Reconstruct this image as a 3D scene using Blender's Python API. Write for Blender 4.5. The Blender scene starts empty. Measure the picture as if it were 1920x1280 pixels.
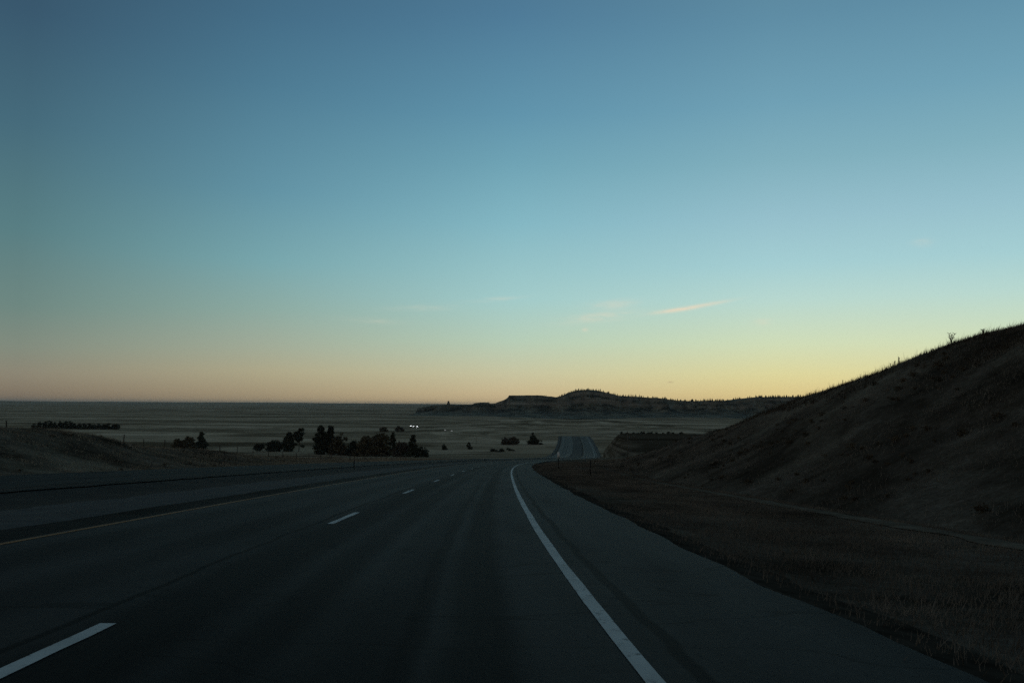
import bpy, math, random
import numpy as np
from mathutils import Matrix, Vector, Euler

random.seed(7)
rng = np.random.default_rng(11)
S = bpy.context.scene
col = S.collection
R_ = math.radians

# ------------------------------------------------------------------ helpers
def srgb(r, g, b):
    def f(c):
        c /= 255.0
        return c / 12.92 if c <= 0.04045 else ((c + 0.055) / 1.055) ** 2.4
    return (f(r), f(g), f(b), 1.0)

def tag(o, label=None, cat=None, group=None, kind=None):
    if label: o['label'] = label
    if cat: o['category'] = cat
    if group: o['group'] = group
    if kind: o['kind'] = kind
    return o

def mesh_obj(name, verts, faces, mat, parent=None, smooth=False, uv=None):
    """verts (n,3) array, faces (m,k) array of equal-sided polygons or a list of arrays."""
    me = bpy.data.meshes.new(name)
    verts = np.asarray(verts, dtype=np.float32)
    if isinstance(faces, np.ndarray):
        faces = [faces]
    faces = [np.asarray(f, dtype=np.int32) for f in faces if len(f)]
    loops = np.concatenate([f.ravel() for f in faces])
    sizes = np.concatenate([np.full(len(f), f.shape[1], dtype=np.int32) for f in faces])
    starts = np.concatenate([[0], np.cumsum(sizes)[:-1]]).astype(np.int32)
    me.vertices.add(len(verts)); me.vertices.foreach_set('co', verts.ravel())
    me.loops.add(len(loops)); me.loops.foreach_set('vertex_index', loops)
    me.polygons.add(len(sizes)); me.polygons.foreach_set('loop_start', starts)
    me.polygons.foreach_set('loop_total', sizes)
    if smooth:
        me.polygons.foreach_set('use_smooth', np.ones(len(sizes), dtype=bool))
    if uv is not None:
        lay = me.uv_layers.new(name='UVMap')
        lay.data.foreach_set('uv', np.asarray(uv, dtype=np.float32)[loops].ravel())
    me.update(calc_edges=True)
    me.validate()
    me.materials.append(mat)
    o = bpy.data.objects.new(name, me)
    col.objects.link(o)
    if parent: o.parent = parent
    return o

def empty(name, loc, rz=0.0):
    o = bpy.data.objects.new(name, None)
    o.empty_display_size = 0.3
    o.location = loc; o.rotation_euler = (0, 0, rz)
    col.objects.link(o)
    return o

class MB:
    """collects primitive shapes into one mesh"""
    def __init__(s): s.v = []; s.f3 = []; s.f4 = []; s.n = 0
    def add(s, v, f):
        v = np.asarray(v, float); f = np.asarray(f, int) + s.n
        (s.f4 if f.shape[1] == 4 else s.f3).append(f)
        s.v.append(v); s.n += len(v)
    def box(s, c, d, taper=1.0):
        x, y, z = d[0] / 2, d[1] / 2, d[2] / 2
        t = taper
        v = [(-x, -y, -z), (x, -y, -z), (x, y, -z), (-x, y, -z),
             (-x * t, -y * t, z), (x * t, -y * t, z), (x * t, y * t, z), (-x * t, y * t, z)]
        v = np.array(v) + np.array(c)
        s.add(v, [(0, 3, 2, 1), (4, 5, 6, 7), (0, 1, 5, 4), (1, 2, 6, 5), (2, 3, 7, 6), (3, 0, 4, 7)])
    def tube(s, pts, rad, n=6):
        pts = np.asarray(pts, float); rad = np.broadcast_to(rad, (len(pts),))
        rings = []
        for i, p in enumerate(pts):
            d = pts[min(i + 1, len(pts) - 1)] - pts[max(i - 1, 0)]
            d = d / (np.linalg.norm(d) + 1e-9)
            a = np.cross(d, (0.31, 0.95, 0.12)); a /= np.linalg.norm(a) + 1e-9
            b = np.cross(d, a)
            th = np.arange(n) * 2 * math.pi / n
            rings.append(p + rad[i] * (np.cos(th)[:, None] * a + np.sin(th)[:, None] * b))
        v = np.concatenate(rings)
        f = []
        for i in range(len(pts) - 1):
            for k in range(n):
                k2 = (k + 1) % n
                f.append((i * n + k, i * n + k2, (i + 1) * n + k2, (i + 1) * n + k))
        m = len(pts) - 1
        caps = [(k, 0, k + 1) for k in range(1, n - 1)] + [(m * n, m * n + k, m * n + k + 1) for k in range(1, n - 1)]
        base = s.n
        s.add(v, f)
        s.f3.append(np.asarray(caps, int) + base)
    def prism(s, prof, x0, x1):
        """(y,z) profile extruded along x, closed with fans"""
        n = len(prof)
        v = [(x0, p[0], p[1]) for p in prof] + [(x1, p[0], p[1]) for p in prof]
        f = [(k, (k + 1) % n, n + (k + 1) % n, n + k) for k in range(n)]
        base = s.n
        s.add(v, f)
        caps = [(0, k + 1, k) for k in range(1, n - 1)] + [(n, n + k, n + k + 1) for k in range(1, n - 1)]
        s.f3.append(np.asarray(caps, int) + base)
    def disc(s, c, r, n=12, axis='y', thick=0.03):
        th = np.arange(n) * 2 * math.pi / n
        if axis == 'y':
            a = np.stack([r * np.cos(th), np.full(n, -thick / 2), r * np.sin(th)], 1)
            b = a + np.array([0, thick, 0])
        else:
            a = np.stack([np.full(n, -thick / 2), r * np.cos(th), r * np.sin(th)], 1)
            b = a + np.array([thick, 0, 0])
        v = np.concatenate([a, b]) + np.array(c)
        f = [(k, (k + 1) % n, n + (k + 1) % n, n + k) for k in range(n)]
        base = s.n
        s.add(v, f)
        s.f3.append(np.asarray([(0, k + 1, k) for k in range(1, n - 1)] + [(n, n + k, n + k + 1) for k in range(1, n - 1)], int) + base)
    def build(s, name, mat, parent=None, smooth=False):
        fs = []
        if s.f4: fs.append(np.concatenate(s.f4))
        if s.f3: fs.append(np.concatenate(s.f3))
        return mesh_obj(name, np.concatenate(s.v), fs, mat, parent, smooth)

# ------------------------------------------------------------------ materials
def new_mat(name):
    m = bpy.data.materials.new(name); m.use_nodes = True
    nt = m.node_tree
    return m, nt, nt.nodes, nt.links, nt.nodes['Principled BSDF']

def noise(N, L, vec, scale, detail=4, rough=0.6):
    n = N.new('ShaderNodeTexNoise'); n.inputs['Scale'].default_value = scale
    n.inputs['Detail'].default_value = detail; n.inputs['Roughness'].default_value = rough
    if vec is not None: L.new(vec, n.inputs['Vector'])
    return n.outputs['Fac']

def mapping(N, L, vec, sc):
    m = N.new('ShaderNodeMapping'); m.inputs['Scale'].default_value = sc
    L.new(vec, m.inputs['Vector']); return m.outputs['Vector']

def ramp(N, L, fac, stops, interp='LINEAR'):
    r = N.new('ShaderNodeValToRGB'); cr = r.color_ramp; cr.interpolation = interp
    while len(cr.elements) < len(stops): cr.elements.new(0.5)
    for e, (p, c) in zip(cr.elements, stops):
        e.position = p; e.color = c if len(c) == 4 else (*c, 1)
    L.new(fac, r.inputs['Fac']); return r.outputs['Color']

def mixc(N, L, fac, a, b, mode='MIX'):
    m = N.new('ShaderNodeMix'); m.data_type = 'RGBA'; m.blend_type = mode
    for sock, val in ((0, fac), (6, a), (7, b)):
        if hasattr(val, 'links') or hasattr(val, 'is_linked'): L.new(val, m.inputs[sock])
        elif isinstance(val, (int, float)): m.inputs[sock].default_value = val
        else: m.inputs[sock].default_value = val if len(val) == 4 else (*val, 1)
    return m.outputs[2]

def mth(N, L, op, a, b=None, c=None, clamp=False):
    m = N.new('ShaderNodeMath'); m.operation = op; m.use_clamp = clamp
    for i, val in enumerate((a, b, c)):
        if val is None: continue
        if isinstance(val, (int, float)): m.inputs[i].default_value = val
        else: L.new(val, m.inputs[i])
    return m.outputs[0]

def maprange(N, L, v, a, b, c=0.0, d=1.0, kind='LINEAR'):
    m = N.new('ShaderNodeMapRange'); m.interpolation_type = kind
    L.new(v, m.inputs[0])
    for i, val in zip((1, 2, 3, 4), (a, b, c, d)): m.inputs[i].default_value = val
    return m.outputs[0]

def simple(name, c1, c2, scale=8.0, rough=0.85, spec=0.3, coord='Object'):
    m, nt, N, L, B = new_mat(name)
    tc = N.new('ShaderNodeTexCoord')
    f = noise(N, L, tc.outputs[coord], scale)
    L.new(ramp(N, L, f, [(0.3, c1), (0.7, c2)]), B.inputs['Base Color'])
    B.inputs['Roughness'].default_value = rough
    B.inputs['Specular IOR Level'].default_value = spec
    return m

def asphalt_mat(name, seams, base=0.042, tint=(1.04, 1.0, 0.90), spec=0.16):
    """UV: u = metres across from the white edge line, v = metres along"""
    m, nt, N, L, B = new_mat(name)
    uv = N.new('ShaderNodeUVMap').outputs['UV']
    sep = N.new('ShaderNodeSeparateXYZ'); L.new(uv, sep.inputs[0])
    u = sep.outputs[0]
    fine = noise(N, L, mapping(N, L, uv, (1, .55, 1)), 9, 6, 0.85)
    streak = noise(N, L, mapping(N, L, uv, (1.6, 0.02, 1)), 1.0, 5, 0.65)
    blot = noise(N, L, mapping(N, L, uv, (0.5, 0.12, 1)), 1.0, 5, 0.6)
    c = ramp(N, L, streak, [(0.28, tuple(base * 0.45 * t for t in tint)), (0.72, tuple(base * 1.7 * t for t in tint))])
    c = mixc(N, L, mth(N, L, 'MULTIPLY', maprange(N, L, fine, 0.35, 0.7), 0.55), c, tuple(base * 2.2 * t for t in tint))
    c = mixc(N, L, mth(N, L, 'MULTIPLY', maprange(N, L, blot, 0.45, 0.62), 0.7), c, tuple(base * 0.5 * t for t in tint))
    # tarred joints, oil bands and rumble grooves: narrow strips with wandering edges
    wob = mth(N, L, 'MULTIPLY', mth(N, L, 'SUBTRACT', noise(N, L, mapping(N, L, uv, (0.05, 0.35, 1)), 1.0, 4), 0.5), 0.25)
    uu = mth(N, L, 'ADD', u, wob)
    for (pos, half, soft, amt) in seams:
        d = mth(N, L, 'ABSOLUTE', mth(N, L, 'SUBTRACT', uu, pos))
        k = maprange(N, L, d, half, half + soft, amt, 0.0, 'SMOOTHSTEP')
        c = mixc(N, L, k, c, tuple(base * 0.32 * t for t in tint))
    # cracks sealed across the lanes
    ck = noise(N, L, mapping(N, L, uv, (0.12, 0.35, 1)), 1.0, 3, 0.5)
    dk = mth(N, L, 'ABSOLUTE', mth(N, L, 'SUBTRACT', ck, 0.5))
    c = mixc(N, L, maprange(N, L, dk, 0.0015, 0.004, 0.55, 0.0), c, tuple(base * 0.3 * t for t in tint))
    L.new(c, B.inputs['Base Color'])
    lum = N.new('ShaderNodeSeparateColor'); L.new(c, lum.inputs[0])
    sp_ = maprange(N, L, lum.outputs[1], base * 0.3, base * 1.6, spec * 0.35, spec * 1.35)
    L.new(maprange(N, L, streak, 0.2, 0.8, 0.70, 0.86), B.inputs['Roughness'])
    L.new(sp_, B.inputs['Specular IOR Level'])
    bp = N.new('ShaderNodeBump'); bp.inputs['Strength'].default_value = 0.35; bp.inputs['Distance'].default_value = 0.01
    L.new(fine, bp.inputs['Height']); L.new(bp.outputs[0], B.inputs['Normal'])
    return m

def paint_mat(name, c, cw, v=0.5):
    m, nt, N, L, B = new_mat(name)
    tc = N.new('ShaderNodeTexCoord')
    f = noise(N, L, tc.outputs['Object'], 9, 5, 0.7)
    g = noise(N, L, tc.outputs['Object'], 1.3, 4, 0.6)
    a = ramp(N, L, g, [(0.3, tuple(x * 0.7 for x in c)), (0.7, c)])
    L.new(mixc(N, L, maprange(N, L, f, 0.56, 0.66, 0.0, 0.85), a, cw), B.inputs['Base Color'])
    B.inputs['Roughness'].default_value = 0.75
    B.inputs['Specular IOR Level'].default_value = 0.3
    return m

def ground_mat():
    m, nt, N, L, B = new_mat('dry_prairie')
    pos = N.new('ShaderNodeTexCoord').outputs['Object']
    big = noise(N, L, mapping(N, L, pos, (0.0008, 0.0052, 1)), 1.0, 8, 0.66)
    mid = noise(N, L, mapping(N, L, pos, (0.02, 0.035, 0.02)), 1.0, 6, 0.65)
    small = noise(N, L, mapping(N, L, pos, (0.5, 0.5, 0.5)), 1.0, 5, 0.7)
    fine = noise(N, L, mapping(N, L, pos, (5, 5, 5)), 1.0, 3, 0.7)
    c = ramp(N, L, big, [(0.39, (0.080, 0.073, 0.053)), (0.46, (0.21, 0.192, 0.143)), (0.54, (0.37, 0.34, 0.26)), (0.62, (0.53, 0.49, 0.39))])
    c = mixc(N, L, maprange(N, L, mid, 0.5, 0.66, 0.0, 0.6), c, (0.060, 0.049, 0.031))
    c = mixc(N, L, maprange(N, L, small, 0.48, 0.68, 0.0, 0.6), c, (0.20, 0.158, 0.098))
    c = mixc(N, L, maprange(N, L, fine, 0.4, 0.7, 0.0, 0.5), c, (0.045, 0.034, 0.020))
    sepp = N.new('ShaderNodeSeparateXYZ'); L.new(pos, sepp.inputs[0])
    clump = noise(N, L, mapping(N, L, pos, (0.16, 0.16, 0.3)), 1.0, 6, 0.68)
    bare = noise(N, L, mapping(N, L, pos, (0.06, 0.05, 0.1)), 1.0, 5, 0.6)
    nearc = ramp(N, L, clump, [(0.38, (0.026, 0.024, 0.019)), (0.47, (0.088, 0.079, 0.063)), (0.58, (0.152, 0.138, 0.112)), (0.68, (0.23, 0.212, 0.176))])
    wide = noise(N, L, mapping(N, L, pos, (0.085, 0.07, 0.12)), 1.0, 5, 0.65)
    nearc = mixc(N, L, maprange(N, L, wide, 0.5, 0.62, 0.0, 0.75), nearc, (0.032, 0.029, 0.024))
    nearc = mixc(N, L, maprange(N, L, bare, 0.5, 0.62, 0.0, 0.75), nearc, (0.27, 0.25, 0.195))
    nearc = mixc(N, L, maprange(N, L, fine, 0.38, 0.65, 0.0, 0.6), nearc, (0.045, 0.036, 0.024))
    c = mixc(N, L, maprange(N, L, sepp.outputs[1], 230, 420), nearc, c)
    # shade on the far spur right of the road, painted into the ground colour
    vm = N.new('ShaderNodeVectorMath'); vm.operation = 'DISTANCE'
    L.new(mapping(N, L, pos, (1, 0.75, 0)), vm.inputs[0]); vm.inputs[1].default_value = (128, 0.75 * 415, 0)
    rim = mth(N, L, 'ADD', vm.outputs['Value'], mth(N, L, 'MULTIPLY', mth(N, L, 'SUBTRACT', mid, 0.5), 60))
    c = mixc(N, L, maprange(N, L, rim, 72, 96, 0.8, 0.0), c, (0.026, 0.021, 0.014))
    L.new(c, B.inputs['Base Color'])
    B.inputs['Roughness'].default_value = 0.95
    B.inputs['Specular IOR Level'].default_value = 0.0
    L.new(maprange(N, L, sepp.outputs[1], 250, 700, 0.22, 0.50), B.inputs['Sheen Weight']); B.inputs['Sheen Roughness'].default_value = 0.5
    L.new(c, B.inputs['Sheen Tint'])   # dead grass seen edge-on
    bp = N.new('ShaderNodeBump'); bp.inputs['Strength'].default_value = 0.8; bp.inputs['Distance'].default_value = 0.25
    L.new(small, bp.inputs['Height'])
    b2 = N.new('ShaderNodeBump'); b2.inputs['Strength'].default_value = 0.6; b2.inputs['Distance'].default_value = 0.05
    L.new(fine, b2.inputs['Height']); L.new(bp.outputs[0], b2.inputs['Normal'])
    L.new(b2.outputs[0], B.inputs['Normal'])
    return m

def butte_mat():
    m, nt, N, L, B = new_mat('butte_rock')
    pos = N.new('ShaderNodeTexCoord').outputs['Object']
    strata = noise(N, L, mapping(N, L, pos, (0.004, 0.004, 0.16)), 1.0, 4, 0.6)
    veg = noise(N, L, mapping(N, L, pos, (0.022, 0.022, 0.022)), 1.0, 6, 0.7)
    sep = N.new('ShaderNodeSeparateXYZ')
    L.new(N.new('ShaderNodeNewGeometry').outputs['Normal'], sep.inputs[0])
    rock = ramp(N, L, strata, [(0.3, (0.11, 0.105, 0.085)), (0.5, (0.21, 0.20, 0.165)), (0.72, (0.42, 0.40, 0.33))])
    turf = ramp(N, L, veg, [(0.40, (0.028, 0.030, 0.021)), (0.5, (0.12, 0.115, 0.080)), (0.64, (0.26, 0.245, 0.175))])
    steep = maprange(N, L, sep.outputs[2], 0.62, 0.88)
    L.new(mixc(N, L, steep, rock, turf), B.inputs['Base Color'])
    B.inputs['Roughness'].default_value = 0.95; B.inputs['Specular IOR Level'].default_value = 0.1
    return m

M = {}
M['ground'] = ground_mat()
M['butte'] = butte_mat()
M['asphalt'] = asphalt_mat('asphalt', [(-3.35, 0.22, 0.5, 0.9), (-3.95, 0.02, 0.04, 0.9), (0.31, 0.035, 0.04, 0.9), (-0.95, 0.10, 0.28, 0.85), (-1.42, 0.04, 0.10, 0.6), (-2.45, 0.10, 0.32, 0.75), (-4.9, 0.15, 0.45, 0.5), (-6.4, 0.15, 0.45, 0.5), (-1.7, 0.12, 0.3, 0.45)], base=0.0115, spec=0.14)
M['asphalt_sky_sheen'] = asphalt_mat('painted_sheen_asphalt', [(-3.66, .3, .6, .5), (-1.8, .5, 1.0, .5), (-5.5, .5, 1.0, .5), (-20.6, .3, .6, .5), (-23, .5, 1.0, .5)], base=0.060, spec=0.22)  # lighter asphalt copy for the far stretch: grazing sky reflection put into its colour
M['asphalt_dark'] = asphalt_mat('fresh_asphalt', [], base=0.012, spec=0.02)
M['asphalt_far'] = asphalt_mat('asphalt_opposite', [(-17.0, 0.1, 0.3, 0.5), (-20.6, 0.2, 0.5, 0.5), (-24.8, 0.12, 0.2, 0.5)], base=0.012, spec=0.06)
M['gravel'] = simple('pale_gravel', (0.060, 0.063, 0.062), (0.10, 0.104, 0.102), 1.3, 0.9, 0.05)
M['median'] = simple('median_gravel', (0.026, 0.027, 0.026), (0.055, 0.054, 0.048), 0.6, 0.95, 0.05)
M['dirt'] = simple('dark_dirt', (0.026, 0.024, 0.019), (0.078, 0.069, 0.054), 2.0, 0.95, 0.0)
M['track'] = simple('pale_track', (0.12, 0.106, 0.080), (0.25, 0.222, 0.17), 1.4, 0.95, 0.0)
M['white'] = paint_mat('white_paint', (0.66, 0.71, 0.69), (0.09, 0.095, 0.095))
M['yellow'] = paint_mat('yellow_paint', (0.36, 0.16, 0.028), (0.05, 0.045, 0.04))
M['white_faded'] = paint_mat('faded_white_paint', (0.14, 0.145, 0.145), (0.03, 0.03, 0.03))
M['yellow_faded'] = paint_mat('faded_yellow_paint', (0.13, 0.06, 0.02), (0.03, 0.03, 0.03))
M['wood'] = simple('weathered_wood', (0.030, 0.026, 0.021), (0.065, 0.056, 0.046), 6)
M['wire'] = simple('wire', (0.03, 0.03, 0.03), (0.05, 0.05, 0.05), 6, 0.5)
M['steel'] = simple('dark_steel', (0.020, 0.020, 0.019), (0.040, 0.038, 0.035), 10, 0.6)
M['reflector'] = simple('white_reflector', (0.90, 0.90, 0.88), (0.95, 0.95, 0.93), 10, 0.3, 0.5)
M['pole'] = simple('grey_pole', (0.09, 0.08, 0.065), (0.15, 0.135, 0.11), 3)
M['bark'] = simple('bark', (0.022, 0.017, 0.013), (0.045, 0.036, 0.028), 5)
M['pine'] = simple('pine_needles', (0.028, 0.034, 0.024), (0.075, 0.085, 0.058), 0.9, .9, 0.05)
M['round'] = simple('brown_green_leaves', (0.050, 0.048, 0.032), (0.15, 0.13, 0.085), 0.8, .9, 0.05)
M['juniper'] = simple('juniper_leaves', (0.026, 0.032, 0.024), (0.07, 0.08, 0.058), 1.2, .9, 0.05)
M['greybush'] = simple('bare_twigs', (0.060, 0.054, 0.044), (0.13, 0.118, 0.096), 1.2, .9, 0.05)
M['grass'] = simple('dry_grass', (0.085, 0.079, 0.066), (0.32, 0.30, 0.25), 0.35, 0.9, 0.05)
M['verge'] = simple('verge_grass', (0.068, 0.063, 0.052), (0.27, 0.25, 0.205), 0.5, 0.9, 0.0)
M['bank'] = simple('pale_dry_grass', (0.13, 0.117, 0.088), (0.46, 0.41, 0.315), 0.25, 0.9, 0.0)
M['weed'] = simple('dry_weed', (0.030, 0.024, 0.015), (0.070, 0.055, 0.034), 2)
M['scrub'] = simple('scrub_leaves', (0.035, 0.030, 0.020), (0.15, 0.122, 0.082), .6, .9, 0.0)
M['car'] = simple('car_paint', (0.05, 0.052, 0.055), (0.06, 0.062, 0.066), 2, 0.35, 0.5)
M['carglass'] = simple('car_glass', (0.01, 0.011, 0.012), (0.015, 0.016, 0.017), 2, 0.1, 0.5)
M['tyre'] = simple('tyre', (0.012, 0.012, 0.012), (0.02, 0.02, 0.02), 9, 0.9)
def lamp_mat(name, s):
    m, nt, N, L, B = new_mat(name)
    B.inputs['Emission Color'].default_value = (0.92, 0.97, 1.0, 1)
    B.inputs['Emission Strength'].default_value = s
    return m
M['lamp'] = lamp_mat('headlamp', 9.0)
M['lamp_dim'] = lamp_mat('headlamp_dim', 1.3)

# ------------------------------------------------------------------ the lie of the land
def vnoise(x, y, seed=0):
    """smooth value noise, vectorised, about -1..1"""
    xi = np.floor(x).astype(np.int64); yi = np.floor(y).astype(np.int64)
    fx = x - xi; fy = y - yi
    fx = fx * fx * (3 - 2 * fx); fy = fy * fy * (3 - 2 * fy)
    def h(a, b):
        n = (a * 374761393 + b * 668265263 + seed * 982451653) & 0x7fffffff
        n = ((n ^ (n >> 13)) * 1274126177) & 0x7fffffff
        return ((n ^ (n >> 16)) & 0xffff) / 32767.5 - 1.0
    return (h(xi, yi) * (1 - fx) + h(xi + 1, yi) * fx) * (1 - fy) + (h(xi, yi + 1) * (1 - fx) + h(xi + 1, yi + 1) * fx) * fy

def fbm(x, y, seed=0, o=4):
    t = 0; a = 0.55
    for k in range(o):
        t = t + a * vnoise(x, y, seed + k * 17); x = x * 2.03; y = y * 2.03; a *= 0.5
    return t

def sstep(a, b, x):
    t = np.clip((x - a) / (b - a), 0, 1); return t * t * (3 - 2 * t)

# heading (dx/dy) of the right-hand white line along y; integrated into its plan
HY = [-200, 4, 8, 15, 30, 45, 60, 80, 105, 130, 200, 260, 350, 450, 600, 800, 950, 60000]
HH = [-.05, -.05, -.040, -.022, -.011, -.006, 0, .012, .034, .06, .112, .140, .146, .124, .088, .066, .06, .06]
_y = np.concatenate([np.arange(-200, 1500, 0.25), np.arange(1500, 60001, 25.0)])
_h = np.interp(_y, HY, HH)
_R = np.concatenate([[0], np.cumsum((_h[1:] + _h[:-1]) / 2 * np.diff(_y))])
_R += 0.813 - np.interp(4.67, _y, _R)
def Rx(y): return np.interp(y, _y, _R)
# grade of the road
GY = [-200, 420, 520, 640, 700, 880, 950, 1010, 1060, 1150, 1260, 1400, 60000]
GG = [-.0585, -.0585, -.05, -.012, 0, .006, -.004, -.075, -.075, -.01, .05, .0, 0]
_g = np.interp(_y, GY, GG)
_Z = np.concatenate([[0], np.cumsum((_g[1:] + _g[:-1]) / 2 * np.diff(_y))])
_Z -= np.interp(0, _y, _Z)
def Zr(y): return np.interp(y, _y, _Z)
def Zbase(y, s):
    # the crest the road disappears over fades out sideways
    k = np.exp(-(s / 140.0) ** 2)
    flat = np.interp(np.minimum(y, 900), _y, _Z)
    return np.where(y < 900, Zr(y), flat + (Zr(y) - flat) * k)

EDGE_R, EDGE_L = 1.85, -8.6
def G(x, y):
    x = np.asarray(x, float); y = np.asarray(y, float)
    s = x - Rx(y)
    z = Zbase(y, s)
    near = 1 - sstep(800, 1300, y)
    # right verge, ditch, hill cut by the road
    v = np.interp(s, [1.85, 2.8, 6.5, 8.0, 9.2, 10.2, 11.5], [-.02, -.18, -.30, -.28, -.30, -.62, -.5])
    v = v + sstep(50, 95, y) * np.interp(s, [2.4, 3.6, 7.0, 12], [0, .35, .55, .6])
    v = v * (1 - sstep(400, 700, y))
    hc = np.interp(y, [-60, 20, 50, 59, 68, 80, 110, 146, 185, 225], [8.2, 8.6, 8.9, 8.5, 7.7, 6.4, 3.6, 1.3, .3, 0])
    sc = 28.0
    u = (s - 10.5) / (sc - 10.5)
    prof = np.where(u < 1, 0.35 * np.clip(u, 0, 1) + 0.65 * sstep(-0.1, 1.0, u) - 0.65 * sstep(-0.1, 1.0, 0 * u) * (1 - np.clip(u, 0, 1)),
                    1 - 0.05 * (np.clip(u, 1, 9) - 1) - 0.02 * (np.clip(u, 1, 9) - 1) ** 2)
    prof = np.where(u > 0, np.clip(prof, 0, 1), 0)
    rough = fbm(x / 9.0, y / 9.0, 3, 4) * 0.75 + fbm(x / 2.2, y / 2.2, 9, 3) * 0.16
    hill = hc * prof + rough * sstep(0.0, 0.35, u) * (1 - sstep(260, 420, y)) * np.clip(0.35 + hc / 6, 0, 1)
    right = np.where(s > EDGE_R, v + hill, 0)
    # darker spur of the same hill further on
    sp = sstep(43, 55, x - 0.035 * (y - 420)) * np.exp(-((y - 430) / 62.0) ** 2) * (1 - sstep(170, 320, x))
    right = right + np.where(s > 6, 12.3 * sp, 0)
    # left: gravel strip and median, opposite carriageway, grass bank
    m = np.interp(-s, [8.6, 10, 12.0, 13.8, 15.6, 16.0, 27.0, 28.2, 30.5], [-.02, -.06, -.14, -.22, -.10, -.06, -.06, -.20, -.30])
    m = m * (1 - sstep(880, 1000, y))
    b = np.interp(y, [-60, 50, 85, 110, 150, 190, 260, 360], [3.0, 3.5, 3.5, 2.1, .9, .4, .15, 0])
    bank = b * sstep(-29.5, -47, s) * (1 - 0.95 * sstep(-48, -85, s))
    bank = bank + (fbm(x / 11.0, y / 11.0, 21, 4) * 0.55 + fbm(x / 3.0, y / 3.0, 29, 2) * .15) * sstep(-31, -42, s) * (1 - sstep(220, 420, y))
    left = np.where(s < -8.6, m + bank, 0)
    mid = np.where((s >= EDGE_L) & (s <= EDGE_R), -0.05, 0.0) * np.where(y < 1010, 1, 0)
    # prairie swells
    d = np.hypot(x, y)
    away = sstep(45, 160, np.abs(s + 12)) * sstep(150, 500, d)
    far = sstep(1150, 1700, y)
    w = np.maximum(away, far)
    sw = fbm(x / 420.0, y / 240.0, 41, 4) * 2.2 * sstep(200, 900, d) + fbm(x / 90.0, y / 60.0, 47, 3) * 0.55
    sw = sw * (1 + 0.9 * sstep(1500, 5000, d)) - 0.8
    # hollow in front of the tree belt, long low rises on the horizon
    hz = 58 * sstep(9000, 15000, y) * (0.4 + 0.6 * fbm(x / 2600.0, y / 5000.0, 61, 3)) 
    return z + right + left + mid + w * sw + hz

# ------------------------------------------------------------------ camera
F = 1608.0
HOR = 758.0
CAM = Vector((0, 0, 1.24))
cam = bpy.data.cameras.new('camera')
cam.sensor_width = 36.0; cam.lens = F / 1920 * 36.0
cam.clip_start = 0.05; cam.clip_end = 120000
co = bpy.data.objects.new('camera', cam); col.objects.link(co)
pitch = math.atan((HOR - 640) / F)
ROLL = R_(0.4)
rotm = Euler((math.pi / 2 + pitch, 0, 0)).to_matrix() @ Matrix.Rotation(ROLL, 3, 'Z')
co.matrix_world = Matrix.Translation(CAM) @ rotm.to_4x4()
S.camera = co

def ray(px, py):
    d = rotm @ Vector(((px - 960) / F, -(py - 640) / F, -1))
    return d / d.y
def hit(px, py, y0=4.0, y1=30000):
    d = ray(px, py)
    ys = np.concatenate([np.arange(y0, 400, 0.25), np.geomspace(400, y1, 6000)])
    ys = ys[ys >= y0]
    zz = CAM.z + d.z * ys
    below = zz <= G(d.x * ys, ys)
    i = int(np.argmax(below)) if below.any() else len(ys) - 1
    y = float(ys[i])
    return Vector((d.x * y, y, float(G(np.array([d.x * y]), np.array([y]))[0])))
def gz(x, y): return float(G(np.array([x]), np.array([y]))[0])

# ------------------------------------------------------------------ ground sheet
rows = [-30.0]
while rows[-1] < 44000:
    y = rows[-1]
    rows.append(y + (max(0.5, 0.011 * y) if y < 1300 else 0.017 * y))
rows = np.array(rows)
cs = list(np.arange(-54, 42.01, 0.5))
st = 0.5
while cs[-1] < 32000: st *= 1.085; cs.append(cs[-1] + st)
st = 0.5
while cs[0] > -36000: st *= 1.075; cs.insert(0, cs[0] - st)
cs = np.array(sorted(cs + [EDGE_L, EDGE_L - .02, EDGE_R, EDGE_R + .02]))
YY, SS = np.meshgrid(rows, cs, indexing='ij')
XX = Rx(YY) + SS
ZZ = G(XX, YY)
def grid_faces(nr, nc):
    i = np.arange(nr - 1)[:, None] * nc + np.arange(nc - 1)[None, :]
    return np.stack([i, i + 1, i + nc + 1, i + nc], -1).reshape(-1, 4)
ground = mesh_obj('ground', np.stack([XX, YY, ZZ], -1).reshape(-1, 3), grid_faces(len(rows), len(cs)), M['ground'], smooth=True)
tag(ground, 'dry brown prairie ground rolling away to the horizon', 'ground', kind='structure')

# ------------------------------------------------------------------ ribbons: roads, strips, markings
rrow = rows[(rows > -29) & (rows < 1008)]
def ribbon(name, s0, s1, mat, dz, y0=-25, y1=1005, jit=(0, 0), follow=True, thick=0.0, nseg=None):
    ys = rrow[(rrow >= y0) & (rrow <= y1)]
    n = nseg or max(2, int(round((s1 - s0) / 0.5)) + 1)
    t = np.linspace(0, 1, n)
    e0 = s0 + jit[0] * fbm(ys / 1.7, ys * 0 + s0, 77, 4)
    e1 = s1 + jit[1] * fbm(ys / 1.7, ys * 0 + s1, 79, 4)
    sg = e0[:, None] * (1 - t) + e1[:, None] * t
    yg = np.repeat(ys[:, None], n, 1)
    xg = Rx(yg) + sg
    zg = (G(xg, yg) if follow else Zr(yg)) + dz
    uv = np.stack([sg, yg], -1).reshape(-1, 2)
    return mesh_obj(name, np.stack([xg, yg, zg], -1).reshape(-1, 3), grid_faces(len(ys), n), mat, smooth=True, uv=uv)

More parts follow.
